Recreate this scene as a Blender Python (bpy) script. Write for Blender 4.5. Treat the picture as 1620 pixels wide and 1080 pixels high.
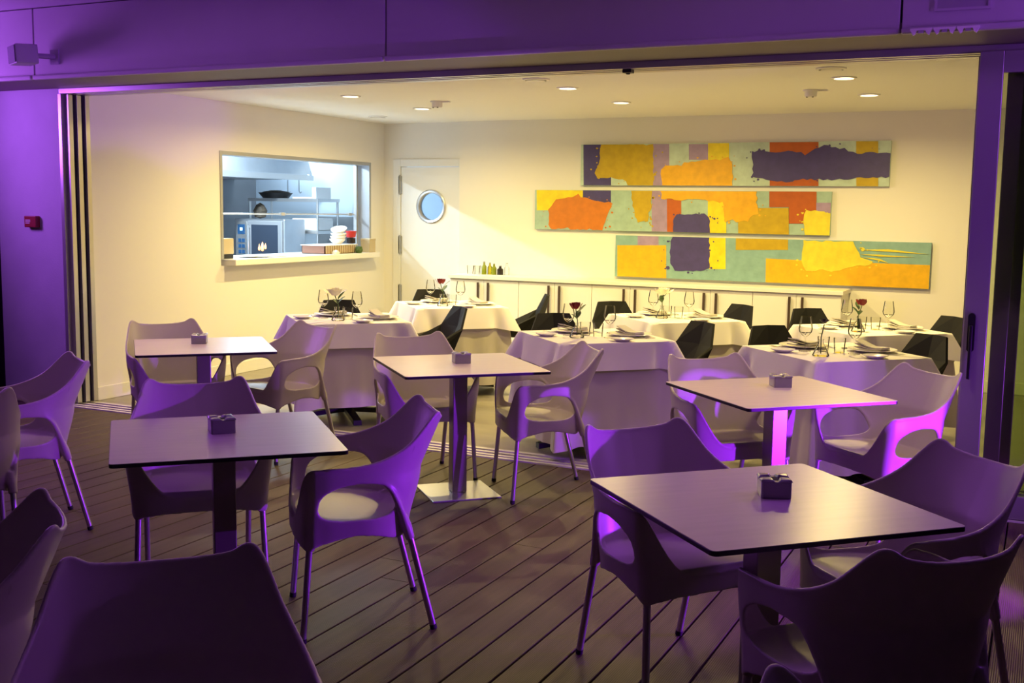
import bpy, bmesh, math, random
import numpy as np
from mathutils import Matrix, Vector

for o in list(bpy.data.objects): bpy.data.objects.remove(o)
scene = bpy.context.scene
COL = scene.collection
PI = math.pi

# ------------------------------------------------------------------ camera
F_PX, YAW, PITCH, ROLL, EYE = 1754.24, 0.447989, 0.118477, 0.0141674, 1.6
def camera():
    cy, sy, cp, sp, cr, sr = math.cos(YAW), math.sin(YAW), math.cos(PITCH), math.sin(PITCH), math.cos(ROLL), math.sin(ROLL)
    f0, r0, u0 = Vector((-sy, cy, 0)), Vector((cy, sy, 0)), Vector((0, 0, 1))
    fwd = f0*cp - u0*sp; up = u0*cp + f0*sp
    r = r0*cr + up*sr; u = up*cr - r0*sr
    cd = bpy.data.cameras.new('camera'); cam = bpy.data.objects.new('camera', cd); COL.objects.link(cam)
    cd.sensor_width = 36; cd.lens = F_PX/1620*36; cd.clip_start = 0.05
    cam.matrix_world = Matrix(((r.x, u.x, -fwd.x, 0), (r.y, u.y, -fwd.y, 0), (r.z, u.z, -fwd.z, EYE), (0, 0, 0, 1)))
    scene.camera = cam
camera()

# ------------------------------------------------------------------ world and lights
w = bpy.data.worlds.new('night'); scene.world = w; w.use_nodes = True
bg = w.node_tree.nodes['Background']; bg.inputs[0].default_value = (0.25, 0.2, 0.35, 1); bg.inputs[1].default_value = 0.012
vs = scene.view_settings
vs.view_transform = 'Standard'; vs.look = 'None'; vs.gamma = 1; vs.use_curve_mapping = False
vs.exposure = 0.0

def lamp(name, kind, loc, energy, col, size=0.05, target=None, angle=None, blend=0.3, size_y=None, spread=None):
    l = bpy.data.lights.new(name, kind); o = bpy.data.objects.new(name, l); COL.objects.link(o)
    l.energy = energy; l.color = col; o.location = loc
    if kind == 'AREA':
        l.size = size
        if size_y: l.shape = 'RECTANGLE'; l.size_y = size_y
        else: l.shape = 'DISK'
        if spread: l.spread = spread
    else:
        l.shadow_soft_size = size
    if kind == 'SPOT':
        l.spot_size = angle; l.spot_blend = blend
    if target is not None:
        o.rotation_euler = (Vector(target)-Vector(loc)).to_track_quat('-Z', 'Y').to_euler()
    return o
PURPLE = (0.38, 0.07, 1.0)
VIOLET = (0.42, 0.10, 1.0)
WARM = (1.0, 0.76, 0.26)
COOL = (0.66, 0.85, 1.0)
# purple floodlights of the terrace (outside the frame)
lamp('flood_ground', 'SPOT', (0.9, 5.06, 0.42), 560, (0.30, 0.02, 1.0), 0.025, (-1.2, 4.82, 0.60), math.radians(63), 0.2)
lamp('flood_ground', 'SPOT', (0.9, 5.06, 0.50), 50, (0.34, 0.04, 1.0), 0.05, (-0.25, 6.35, 0.95), math.radians(80), 0.6)
lamp('flood_high', 'SPOT', (-8.1, 5.1, 2.25), 170, (0.48, 0.12, 1.0), 0.30, (-5.2, 5.4, 2.2), math.radians(165), 0.6)
for x in (-5.0, -1.2):  # added fill without fixtures: purple bounced off the terrace ceiling
    lamp('ceiling_bounce_fill', 'SPOT', (x, 4.1, 2.05), 130, (0.50, 0.14, 1.0), 0.06, (x, 3.9, 3.0), math.radians(150), 0.5)
lamp('flood_high', 'SPOT', (1.3, 5.3, 2.28), 95, VIOLET, 0.15, (-0.6, 5.4, 2.3), math.radians(165), 0.6)
# unseen warm fill spots, added to lift the chairs along the opening
for x in (-4.7, -2.9, -1.1):
    lamp('terrace_warm_fill', 'SPOT', (x, 5.0, 2.94), 105, (1.0, 0.72, 0.30), 0.15, (x, 5.35, 0), math.radians(85), 0.9)
# fluorescent tubes on the kitchen ceiling
lamp('kitchen_tube', 'AREA', (-8.28, 9.4, 2.57), 245, COOL, 0.10, (-8.28, 9.4, 0), size_y=2.6)
lamp('kitchen_tube', 'AREA', (-9.0, 11.9, 2.57), 50, COOL, 0.10, (-9.0, 11.9, 0), size_y=1.0)

# ------------------------------------------------------------------ materials
MATS = {}
def mat(name, col, rough=0.5, metal=0.0, spec=0.5, noise=0.0, nscale=8.0, bump=0.0, bscale=60.0, coat=0.0, emit=None, estr=0.0, stretch=None, transl=0.0):
    if name in MATS: return MATS[name]
    m = bpy.data.materials.new(name); m.use_nodes = True; MATS[name] = m
    nt = m.node_tree; b = nt.nodes['Principled BSDF']
    b.inputs['Base Color'].default_value = (*col, 1); b.inputs['Roughness'].default_value = rough
    b.inputs['Metallic'].default_value = metal; b.inputs['Specular IOR Level'].default_value = spec
    b.inputs['Coat Weight'].default_value = coat
    if emit: b.inputs['Emission Color'].default_value = (*emit, 1); b.inputs['Emission Strength'].default_value = estr
    if noise or bump:
        tc = nt.nodes.new('ShaderNodeTexCoord'); mp = nt.nodes.new('ShaderNodeMapping')
        nt.links.new(tc.outputs['Object'], mp.inputs[0])
        if stretch: mp.inputs['Scale'].default_value = stretch
    if noise:
        n = nt.nodes.new('ShaderNodeTexNoise'); n.inputs['Scale'].default_value = nscale; n.inputs['Detail'].default_value = 6
        nt.links.new(mp.outputs[0], n.inputs['Vector'])
        r = nt.nodes.new('ShaderNodeValToRGB')
        r.color_ramp.elements[0].position = 0.3; r.color_ramp.elements[1].position = 0.7
        r.color_ramp.elements[0].color = (*[max(0, c*(1-noise)) for c in col], 1)
        r.color_ramp.elements[1].color = (*[min(1, c*(1+noise)) for c in col], 1)
        nt.links.new(n.outputs[0], r.inputs[0]); nt.links.new(r.outputs[0], b.inputs['Base Color'])
    if bump:
        n2 = nt.nodes.new('ShaderNodeTexNoise'); n2.inputs['Scale'].default_value = bscale; n2.inputs['Detail'].default_value = 4
        nt.links.new(mp.outputs[0], n2.inputs['Vector'])
        bp = nt.nodes.new('ShaderNodeBump'); bp.inputs['Strength'].default_value = bump; bp.inputs['Distance'].default_value = 0.004
        nt.links.new(n2.outputs[0], bp.inputs['Height']); nt.links.new(bp.outputs[0], b.inputs['Normal'])
    return m
def glass_mat(name, tint=(1, 1, 1), gloss=0.9, edge=1.45):
    m = bpy.data.materials.new(name); m.use_nodes = True; MATS[name] = m
    nt = m.node_tree; nt.nodes.clear()
    out = nt.nodes.new('ShaderNodeOutputMaterial'); mx = nt.nodes.new('ShaderNodeMixShader')
    tr = nt.nodes.new('ShaderNodeBsdfTransparent'); gl = nt.nodes.new('ShaderNodeBsdfGlossy'); fr = nt.nodes.new('ShaderNodeFresnel')
    tr.inputs[0].default_value = (*tint, 1); gl.inputs[0].default_value = (gloss,)*3+(1,); gl.inputs['Roughness'].default_value = 0.03
    fr.inputs[0].default_value = edge
    nt.links.new(fr.outputs[0], mx.inputs[0]); nt.links.new(tr.outputs[0], mx.inputs[1]); nt.links.new(gl.outputs[0], mx.inputs[2]); nt.links.new(mx.outputs[0], out.inputs[0])
    return m
def deck_mat():
    m = mat('deck_composite', (0.082, 0.054, 0.037), rough=0.50, spec=0.25, noise=0.25, nscale=3.0, stretch=(6, 0.8, 1))
    nt = m.node_tree; b = nt.nodes['Principled BSDF']
    tc = nt.nodes.new('ShaderNodeTexCoord'); wv = nt.nodes.new('ShaderNodeTexWave')
    wv.wave_type = 'BANDS'; wv.bands_direction = 'X'; wv.inputs['Scale'].default_value = 42; wv.inputs['Distortion'].default_value = 0.0
    nt.links.new(tc.outputs['Object'], wv.inputs['Vector'])
    bp = nt.nodes.new('ShaderNodeBump'); bp.inputs['Strength'].default_value = 0.45; bp.inputs['Distance'].default_value = 0.002
    nt.links.new(wv.outputs['Fac'], bp.inputs['Height']); nt.links.new(bp.outputs[0], b.inputs['Normal'])
    return m
deck_mat()
def translucent_plastic():
    m = MATS['plastic_shell']; nt = m.node_tree; b = nt.nodes['Principled BSDF']; out = nt.nodes['Material Output']
    t = nt.nodes.new('ShaderNodeBsdfTranslucent'); t.inputs[0].default_value = (0.62, 0.55, 0.48, 1); mx = nt.nodes.new('ShaderNodeMixShader'); mx.inputs[0].default_value = 0.12
    nt.links.new(b.outputs[0], mx.inputs[1]); nt.links.new(t.outputs[0], mx.inputs[2]); nt.links.new(mx.outputs[0], out.inputs[0])
mat('wall_paint', (0.80, 0.78, 0.74), rough=0.65, bump=0.05, bscale=120)
mat('ceiling_paint', (0.80, 0.79, 0.76), rough=0.75)
mat('fascia_panel', (0.46, 0.44, 0.46), rough=0.5, noise=0.04, nscale=2, bump=0.04, bscale=200)
mat('soffit_board', (0.13, 0.11, 0.09), rough=0.6)
mat('render_wall', (0.42, 0.42, 0.46), rough=0.75, noise=0.06, nscale=3, bump=0.25, bscale=90)
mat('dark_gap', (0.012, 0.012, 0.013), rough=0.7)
mat('joist', (0.02, 0.018, 0.016), rough=0.9)
mat('floor_vinyl', (0.27, 0.245, 0.20), rough=0.33, noise=0.10, nscale=2.5, stretch=(1, 5, 1))
mat('alu_frame', (0.42, 0.41, 0.42), rough=0.32, metal=0.65)
mat('alu_bright', (0.62, 0.61, 0.60), rough=0.3, metal=0.85)
mat('alu_track', (0.62, 0.60, 0.54), rough=0.45, metal=0.15)
mat('steel', (0.62, 0.63, 0.65), rough=0.28, metal=0.9, noise=0.05, nscale=5)
mat('steel_dull', (0.42, 0.43, 0.45), rough=0.4, metal=0.6)
mat('column_metal', (0.36, 0.33, 0.31), rough=0.36, metal=0.75)
mat('plastic_shell', (0.56, 0.51, 0.46), rough=0.36, spec=0.45, bump=0.04, bscale=500)
mat('hpl_top', (0.60, 0.52, 0.50), rough=0.30, spec=0.5, noise=0.05, nscale=4, stretch=(1, 9, 1), bump=0.02, bscale=300)
mat('hpl_core', (0.010, 0.010, 0.012), rough=0.35)
mat('rubber', (0.02, 0.02, 0.02), rough=0.8)
mat('ashtray', (0.27, 0.25, 0.28), rough=0.22, spec=0.6)
mat('ash_dark', (0.02, 0.02, 0.02), rough=0.9)
mat('white_lacquer', (0.78, 0.77, 0.74), rough=0.4)
mat('door_paint', (0.76, 0.77, 0.78), rough=0.4)
mat('handle_wood', (0.055, 0.032, 0.022), rough=0.45)
mat('cloth_white', (0.78, 0.75, 0.70), rough=0.9, bump=0.12, bscale=350)
mat('cloth_under', (0.50, 0.46, 0.42), rough=0.9, bump=0.12, bscale=350)
mat('napkin', (0.50, 0.47, 0.42), rough=0.95, bump=0.2, bscale=300)
mat('porcelain', (0.80, 0.78, 0.74), rough=0.15)
mat('cutlery', (0.7, 0.7, 0.7), rough=0.15, metal=1)
mat('black_chair', (0.009, 0.009, 0.010), rough=0.7, spec=0.2)
mat('black_metal', (0.012, 0.012, 0.013), rough=0.4, metal=0.3)
mat('rose_red', (0.20, 0.004, 0.008), rough=0.6, noise=0.4, nscale=40)
mat('bloom_white', (0.88, 0.84, 0.66), rough=0.7, noise=0.1, nscale=60)
mat('bud_dark', (0.03, 0.018, 0.016), rough=0.6)
mat('leaf', (0.035, 0.085, 0.025), rough=0.5, noise=0.3, nscale=30)
mat('stem', (0.05, 0.09, 0.03), rough=0.6)
mat('alarm_red', (0.22, 0.012, 0.016), rough=0.4)
mat('label_white', (0.6, 0.6, 0.6), rough=0.5)
mat('grey_plastic', (0.34, 0.33, 0.35), rough=0.5)
mat('speaker_grille', (0.20, 0.19, 0.22), rough=0.8, bump=0.4, bscale=700)
mat('white_plastic', (0.75, 0.74, 0.72), rough=0.4)
mat('light_disc', (1, 1, 1), emit=(1.0, 0.86, 0.58), estr=9.0)
mat('tube_light', (1, 1, 1), emit=(0.8, 0.92, 1.0), estr=8.0)
mat('kitchen_white', (0.58, 0.66, 0.74), rough=0.5)
mat('kitchen_grey', (0.30, 0.32, 0.34), rough=0.4)
mat('splash_steel', (0.22, 0.23, 0.25), rough=0.45, metal=0.4, noise=0.08, nscale=2)
mat('oven_glass', (0.03, 0.04, 0.06), rough=0.1)
mat('oven_glow', (1, 0.5, 0.2), emit=(1.0, 0.42, 0.12), estr=1.6)
mat('panel_blue', (0.02, 0.07, 0.16), rough=0.2)
mat('display_lit', (0.4, 0.7, 1), emit=(0.5, 0.8, 1.0), estr=3.0)
mat('herbs', (0.06, 0.11, 0.03), rough=0.8, noise=0.5, nscale=50)
mat('food_dark', (0.05, 0.035, 0.02), rough=0.7, noise=0.5, nscale=50)
mat('basket', (0.28, 0.14, 0.10), rough=0.7)
mat('paper', (0.82, 0.82, 0.82), rough=0.8)
mat('card', (0.50, 0.42, 0.28), rough=0.8)
mat('red_plastic', (0.5, 0.03, 0.03), rough=0.4)
mat('bottle_green', (0.20, 0.24, 0.02), rough=0.15)
mat('bottle_dark', (0.02, 0.015, 0.015), rough=0.2)
for nm, cc in dict(violet=(0.060, 0.045, 0.20), mustard=(0.52, 0.36, 0.008), lilac=(0.36, 0.26, 0.46), yellow=(0.82, 0.66, 0.006), yellow2=(0.78, 0.66, 0.04), orange=(0.80, 0.42, 0.006),
                   rust=(0.46, 0.10, 0.010), rust2=(0.60, 0.18, 0.010), amber=(0.78, 0.44, 0.006), sage=(0.36, 0.52, 0.46), mint=(0.50, 0.64, 0.56), teal=(0.24, 0.42, 0.42)).items():
    mat('paint_'+nm, tuple(0.92*q for q in cc), rough=0.5, noise=0.10, nscale=14, bump=0.35, bscale=30)
translucent_plastic()
glass_mat('clear_glass', (0.985, 0.985, 0.975), 1.0, 1.18)
glass_mat('door_glass', (0.82, 0.87, 0.76), 0.8)
glass_mat('port_glass', (0.80, 0.90, 1.0), 0.8)
glass_mat('oil_glass', (0.75, 0.70, 0.18))

# ------------------------------------------------------------------ builders
class MB:
    def __init__(s): s.v = []; s.f = []; s.mi = []
    def add(s, v, f, mi=0):
        o = len(s.v); s.v += [tuple(p) for p in v]; s.f += [tuple(i+o for i in q) for q in f]; s.mi += [mi]*len(f); return s
    def box(s, x0, x1, y0, y1, z0, z1, mi=0):
        v = [(x, y, z) for z in (z0, z1) for y in (y0, y1) for x in (x0, x1)]
        return s.add(v, [(0, 2, 3, 1), (4, 5, 7, 6), (0, 1, 5, 4), (2, 6, 7, 3), (0, 4, 6, 2), (1, 3, 7, 5)], mi)
    def obox(s, c, ax, ay, az, hx, hy, hz, mi=0):
        c = Vector(c); ax, ay, az = Vector(ax), Vector(ay), Vector(az)
        v = [c+ax*(hx*i)+ay*(hy*j)+az*(hz*k) for k in (-1, 1) for j in (-1, 1) for i in (-1, 1)]
        return s.add(v, [(0, 2, 3, 1), (4, 5, 7, 6), (0, 1, 5, 4), (2, 6, 7, 3), (0, 4, 6, 2), (1, 3, 7, 5)], mi)
    def tube(s, pts, rad, n=10, cap=True, mi=0):
        pts = [Vector(p) for p in pts]; k = len(pts); rad = rad if hasattr(rad, '__len__') else [rad]*k
        rings = []; prev = None
        for i, p in enumerate(pts):
            t = (pts[min(i+1, k-1)]-pts[max(i-1, 0)]).normalized()
            a = prev if prev is not None else (Vector((0, 0, 1)) if abs(t.z) < 0.9 else Vector((1, 0, 0)))
            u = (a - t*a.dot(t)).normalized(); prev = u; w_ = t.cross(u)
            rings.append([p+(u*math.cos(2*PI*j/n)+w_*math.sin(2*PI*j/n))*rad[i] for j in range(n)])
        v = [q for r in rings for q in r]
        f = [(i*n+j, i*n+(j+1) % n, (i+1)*n+(j+1) % n, (i+1)*n+j) for i in range(k-1) for j in range(n)]
        if cap: f += [tuple(range(n-1, -1, -1)), tuple((k-1)*n+j for j in range(n))]
        return s.add(v, f, mi)
    def lathe(s, prof, n=20, c=(0, 0, 0), mi=0):
        k = len(prof)
        v = [(c[0]+r*math.cos(2*PI*j/n), c[1]+r*math.sin(2*PI*j/n), c[2]+z) for r, z in prof for j in range(n)]
        f = [(i*n+j, i*n+(j+1) % n, (i+1)*n+(j+1) % n, (i+1)*n+j) for i in range(k-1) for j in range(n)]
        return s.add(v, f, mi)
    def disc(s, r, z, n=24, c=(0, 0), mi=0):
        return s.add([(c[0]+r*math.cos(2*PI*j/n), c[1]+r*math.sin(2*PI*j/n), z) for j in range(n)], [tuple(range(n))], mi)
    def prism(s, poly, h0, h1, axis='z', mi=0):
        n = len(poly)
        if axis == 'z': v = [(a, b, h) for h in (h0, h1) for a, b in poly]
        elif axis == 'y': v = [(a, h, b) for h in (h0, h1) for a, b in poly]
        else: v = [(h, a, b) for h in (h0, h1) for a, b in poly]
        f = [tuple(range(n-1, -1, -1)), tuple(range(n, 2*n))]+[(i, (i+1) % n, n+(i+1) % n, n+i) for i in range(n)]
        return s.add(v, f, mi)
    def mesh(s, name, mats, smooth=False, angle=None):
        me = bpy.data.meshes.new(name); me.from_pydata(s.v, [], s.f)
        for m in (mats if isinstance(mats, (list, tuple)) else [mats]): me.materials.append(MATS[m])
        me.polygons.foreach_set('material_index', s.mi)
        bm = bmesh.new(); bm.from_mesh(me); bmesh.ops.recalc_face_normals(bm, faces=bm.faces)
        if smooth:
            for f in bm.faces: f.smooth = True
            lim = math.radians(angle or 40)
            for e in bm.edges:
                if len(e.link_faces) == 2 and e.calc_face_angle(0) > lim: e.smooth = False
        bm.to_mesh(me); bm.free(); return me
def link(name, me, parent=None, loc=None, rz=0):
    o = bpy.data.objects.new(name, me); COL.objects.link(o)
    if parent is not None: o.parent = parent
    if loc is not None: o.location = loc
    if rz: o.rotation_euler = (0, 0, rz)
    return o
def part(name, mb, mats, parent=None, smooth=False, angle=None, bevel=0, loc=None):
    o = link(name, mb.mesh(name, mats, smooth, angle), parent, loc)
    if bevel:
        b = o.modifiers.new('bevel', 'BEVEL'); b.width = bevel; b.segments = 2; b.limit_method = 'ANGLE'
    return o
def tag(o, label, cat, group=None):
    o['label'] = label; o['category'] = cat
    if group: o['group'] = group
    return o
def empty(name, loc=(0, 0, 0), rz=0, label=None, cat=None, group=None):
    o = bpy.data.objects.new(name, None); COL.objects.link(o); o.location = loc; o.rotation_euler = (0, 0, rz); o.empty_display_size = 0.05
    if label: tag(o, label, cat, group)
    return o
def struct(o): o['kind'] = 'structure'; return o
def copy_tree(src, parent=None):
    c = src.copy(); COL.objects.link(c); c.parent = parent
    for ch in src.children: copy_tree(ch, c)
    return c
def place(proto, used, loc, rz, label, cat=None, group=None):
    o = copy_tree(proto) if used.get(proto.name) else proto
    used[proto.name] = True
    o.location = loc; o.rotation_euler = (0, 0, rz); o['label'] = label
    if cat: o['category'] = cat
    if group: o['group'] = group
    return o
USED = {}

# ------------------------------------------------------------------ terrace deck
def build_deck():
    fl = struct(part('floor', MB().box(-9.6, 3.2, -2.6, 6.28, -0.12, -0.032), 'joist'))
    P, G, H = 0.152, 0.0065, 0.026
    wd = (P-G)/2
    prof = [(-wd, 0), (-wd, H-0.003), (-wd+0.003, H), (wd-0.003, H), (wd, H-0.003), (wd, 0)]
    m = MB().prism(prof, 0, 1, axis='y')
    me = m.mesh('plank', 'deck_composite')
    rnd = random.Random(4)
    fixed = {-1: [4.69], -3: [3.975]}
    for k in range(-49, 35):
        x = -2.075+P*(k+0.5)
        js = fixed.get(k) or [rnd.choice((0.9, 1.7, 2.5, 3.3, 4.1, 4.9, 5.6))+rnd.uniform(-0.15, 0.15)]
        js = [-2.6]+js+[6.28]
        if js[1] > 3.2: js.insert(1, js[1]-3.0)
        for a, b in zip(js[:-1], js[1:]):
            o = link('plank', me, fl, (x, a+0.002, -H-0.0)); o.scale = (1, b-a-0.004, 1)
    return fl
build_deck()

# ------------------------------------------------------------------ dining room shell
struct(part('floor_dining', MB().box(-7.08, 1.75, 6.56, 11.05, -0.12, -0.001), 'floor_vinyl'))
XW = -6.93
WY0, WY1, WZ0, WZ1 = 8.14, 10.68, 1.10, 2.10
m = MB()
m.box(-7.08, XW, 6.60, WY0, 0, 2.62); m.box(-7.08, XW, WY1, 11.12, 0, 2.62)
m.box(-7.08, XW, WY0, WY1, 0, WZ0-0.06); m.box(-7.08, XW, WY0, WY1, WZ1, 2.62)
struct(part('wall_left', m, 'wall_paint'))
DX0, DX1, DZ1 = -6.70, -5.95, 2.06
m = MB()
m.box(-5.91, 1.75, 10.90, 11.05, 0, 2.62)
m.box(-6.93, DX0-0.02, 10.97, 11.12, 0, 2.62); m.box(DX1+0.02, -5.91, 10.97, 11.12, 0, 2.62); m.box(DX0-0.02, DX1+0.02, 10.97, 11.12, DZ1+0.02, 2.62)
struct(part('wall_back', m, 'wall_paint'))
struct(part('wall_right', MB().box(1.6, 1.75, 6.45, 10.90, 0, 2.62), 'wall_paint'))
struct(part('ceiling', MB().box(-6.93, 1.6, 6.50, 10.97, 2.55, 2.62), 'ceiling_paint'))
m = MB().box(XW, XW+0.012, 6.60, 10.97, 0, 0.11)
struct(part('baseboard_left', m, 'white_lacquer', bevel=0.003))
struct(part('baseboard_back', MB().box(-1.66, 1.6, 10.888, 10.90, 0, 0.11), 'white_lacquer', bevel=0.003))

# hatch frame and its sill
m = MB(); t = 0.035
m.box(XW-0.16, XW+0.008, WY0, WY0+t, WZ0, WZ1); m.box(XW-0.16, XW+0.008, WY1-t, WY1, WZ0, WZ1); m.box(XW-0.16, XW+0.008, WY0+t, WY1-t, WZ1-t, WZ1)
hatch = struct(part('window_1', m, 'steel_dull', bevel=0.003))
part('sill', MB().box(-7.42, -6.79, WY0+0.04, WY1-0.02, WZ0-0.058, WZ0), 'white_lacquer', hatch, bevel=0.006)
m = MB().tube([(-7.1, WY0+0.03, 1.52), (-7.1, WY1-0.03, 1.52)], 0.008, 8)
for yy in (8.3, 9.28, 10.5): m.box(-7.12, -7.08, yy-0.03, yy+0.03, 1.505, 1.535)
part('ticket_rail', m, 'alu_bright', hatch)
part('sash_post', MB().box(-7.10, -7.06, 10.59, 10.625, WZ0, WZ1-t), 'steel_dull', hatch)

# porthole door
def plate_hole(w0, w1, h0, h1, cx, cz, r, y0, y1, n=48):
    pts = []
    for j in range(n):
        a = 2*PI*j/n; dx, dz = math.cos(a), math.sin(a)
        s = min([((w1-cx)/dx if dx > 1e-6 else 9e9), ((w0-cx)/dx if dx < -1e-6 else 9e9), ((h1-cz)/dz if dz > 1e-6 else 9e9), ((h0-cz)/dz if dz < -1e-6 else 9e9)])
        pts.append((cx+dx*s, cz+dz*s))
    for cor in ((w0, h0), (w1, h0), (w1, h1), (w0, h1)):
        i = min(range(n), key=lambda q: (pts[q][0]-cor[0])**2+(pts[q][1]-cor[1])**2); pts[i] = cor
    mb = MB()
    v = [(x, y0, z) for x, z in pts]+[(cx+r*math.cos(2*PI*j/n), y0, cz+r*math.sin(2*PI*j/n)) for j in range(n)]
    v += [(x, y1, z) for x, _, z in v]
    f = []
    for j in range(n):
        k = (j+1) % n
        f += [(j, k, n+k, n+j), (2*n+j, 3*n+j, 3*n+k, 2*n+k), (j, 2*n+j, 2*n+k, k), (n+j, n+k, 3*n+k, 3*n+j)]
    return mb.add(v, f)
m = MB(); fw = 0.10
m.box(DX0-fw, DX0-0.004, 10.95, 10.985, 0, DZ1+0.09); m.box(DX1+0.004, DX1+0.038, 10.95, 10.985, 0, DZ1+0.09); m.box(DX0-0.004, DX1+0.004, 10.95, 10.985, DZ1+0.006, DZ1+0.09)
door = struct(part('door_1', m, 'door_paint', bevel=0.003))
leaf = part('door_leaf', plate_hole(DX0, DX1, 0.008, DZ1, -6.305, 1.62, 0.165, 10.962, 11.005), 'door_paint', door)
m = MB(); n = 40; pr = [(0.19, 0), (0.19, 0.012), (0.178, 0.02), (0.158, 0.016), (0.150, 0.0), (0.150, -0.05), (0.166, -0.05)]
v = [(-6.305+r*math.cos(2*PI*j/n), 10.962-h, 1.62+r*math.sin(2*PI*j/n)) for r, h in pr for j in range(n)]
m.add(v, [(i*n+j, i*n+(j+1) % n, (i+1)*n+(j+1) % n, (i+1)*n+j) for i in range(len(pr)-1) for j in range(n)])
part('porthole_ring', m, 'steel', leaf, smooth=True)
v = [(-6.305+0.156*math.cos(2*PI*j/n), 10.985, 1.62+0.156*math.sin(2*PI*j/n)) for j in range(n)]
part('porthole_glass', MB().add(v, [tuple(range(n))]), 'port_glass', leaf)
for z in (0.62, 1.18, 1.86):
    part('hinge', MB().tube([(DX0-0.006, 10.945, z-0.11), (DX0-0.006, 10.945, z+0.11)], 0.010, 8).box(DX0-0.03, DX0+0.012, 10.950, 10.962, z-0.10, z+0.10), 'steel_dull', door, smooth=True)

# ------------------------------------------------------------------ facade
struct(part('wall_front', MB().box(-7.70, -6.99, 6.36, 6.62, 0, 2.48), 'render_wall'))
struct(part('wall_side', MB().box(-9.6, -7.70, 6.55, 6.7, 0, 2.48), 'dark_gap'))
head = struct(part('trim_1', MB().box(-6.99, 1.7, 6.36, 6.40, 2.44, 2.48).box(-6.99, 1.7, 6.43, 6.47, 2.44, 2.48).box(-6.99, 1.7, 6.50, 6.58, 2.44, 2.50).box(-6.99, 1.7, 6.40, 6.60, 2.501, 2.55), 'alu_frame', bevel=0.003))
part('head_groove', MB().box(-6.98, 1.69, 6.40, 6.43, 2.455, 2.50).box(-6.98, 1.69, 6.47, 6.50, 2.455, 2.50), 'dark_gap', head)
sill = struct(part('trim_2', MB().box(-6.99, 1.7, 6.285, 6.555, -0.10, -0.004), 'dark_gap'))
for yy in (6.290, 6.352, 6.425, 6.498):
    part('track_rail', MB().box(-6.99, 1.7, yy, yy+0.034, -0.02, 0.006), 'alu_track', sill)
part('track_plate', MB().box(-6.99, 1.7, 6.540, 6.558, -0.02, 0.002), 'alu_track', sill)
# stacked leaves beside the pier
for i, (y0, xe) in enumerate(((6.385, -6.915), (6.455, -6.90), (6.525, -6.885))):
    d = struct(part('door_%d' % (i+2), MB().box(xe-0.09, xe, y0, y0+0.044, 0.012, 2.438), 'alu_bright', bevel=0.002))
    part('glass_pane', MB().box(xe-0.7, xe-0.09, y0+0.016, y0+0.026, 0.05, 2.40), 'door_glass', d)
    if i < 2: part('brush_seal', MB().box(xe-0.09, xe-0.012, y0+0.044, y0+0.070, 0.012, 2.438), 'dark_gap', d)
struct(part('trim_3', MB().box(-6.99, -6.955, 6.35, 6.40, 0.0, 2.44), 'alu_frame', bevel=0.003))
# sliding leaves on the handle side
def leaf_frame(name, x0, y0, mt, sw=0.115):
    m = MB().box(x0, x0+sw, y0, y0+0.05, 0.012, 2.44).box(x0+sw, 1.65, y0, y0+0.05, 2.33, 2.44).box(x0+sw, 1.65, y0, y0+0.05, 0.012, 0.135)
    d = struct(part(name, m, mt, bevel=0.003))
    part('glass_pane', MB().box(x0+sw, 1.65, y0+0.02, y0+0.03, 0.135, 2.33), 'door_glass', d)
    return d
d5 = leaf_frame('door_5', -0.378, 6.30, 'alu_frame')
leaf_frame('door_6', -0.245, 6.372, 'alu_frame', 0.08)
leaf_frame('door_7', -0.195, 6.445, 'alu_frame', 0.08)
h = part('pull_handle', MB().prism([(-0.338+0.018*math.cos(a), 1.075+0.018*math.sin(a)) for a in [PI*k/8 for k in range(9)]]+[(-0.356+0.018*0, 0.90), (-0.338-0.006, 0.885), (-0.338+0.006, 0.885), (-0.32, 0.90)], 6.272, 6.30, axis='y'), 'black_metal', d5)
part('lever', MB().box(-0.347, -0.329, 6.250, 6.272, 0.745, 1.03), 'black_metal', h, bevel=0.004)
part('edge_strip', MB().box(-0.384, -0.378, 6.31, 6.34, 0.02, 2.42), 'alu_bright', d5)

soff = struct(part('ceiling_soffit', MB().box(-9.6, 2.6, 5.822, 6.36, 2.48, 2.53), 'soffit_board'))
fas = struct(part('wall_fascia', MB().box(-9.6, 2.6, 5.835, 5.86, 2.531, 2.97), 'dark_gap'))
bx = [-9.54, -6.60, -3.655, -0.715, 2.30]
for a, b in zip(bx[:-1], bx[1:]):
    part('panel', MB().box(a+0.006, b-0.006, 5.80, 5.834, 2.482, 2.965), 'fascia_panel', fas, bevel=0.003)
    part('drip_strip', MB().box(a+0.006, b-0.006, 5.770, 5.80, 2.468, 2.500), 'fascia_panel', fas, bevel=0.010)
struct(part('ceiling_terrace', MB().box(-9.6, 3.2, -2.6, 5.86, 2.971, 3.05), 'fascia_panel'))
o = tag(empty('wall_speaker', (-6.44, 5.80, 2.62), 0), 'small grey box loudspeaker bracketed high on the fascia panel', 'loudspeaker')
ax = Vector((0.80, -0.60, 0)); ay = Vector((0.60, 0.80, 0))
fx = Vector((-0.45, -0.89, -0.05)).normalized(); sx = fx.cross(Vector((0, 0, 1))).normalized(); ux = sx.cross(fx)
c0 = Vector((-0.07, -0.17, 0.0))
part('cabinet', MB().obox(c0, sx, fx, ux, 0.098, 0.075, 0.066), 'grey_plastic', o, bevel=0.008)
part('grille', MB().obox(c0+fx*0.077, sx, fx, ux, 0.088, 0.004, 0.057), 'speaker_grille', o)
part('bracket', MB().tube([c0, (0.02, -0.06, 0), (0.05, -0.004, 0)], 0.018, 8).box(0.01, 0.09, -0.012, 0.0, -0.05, 0.05), 'grey_plastic', o, smooth=True)
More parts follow.
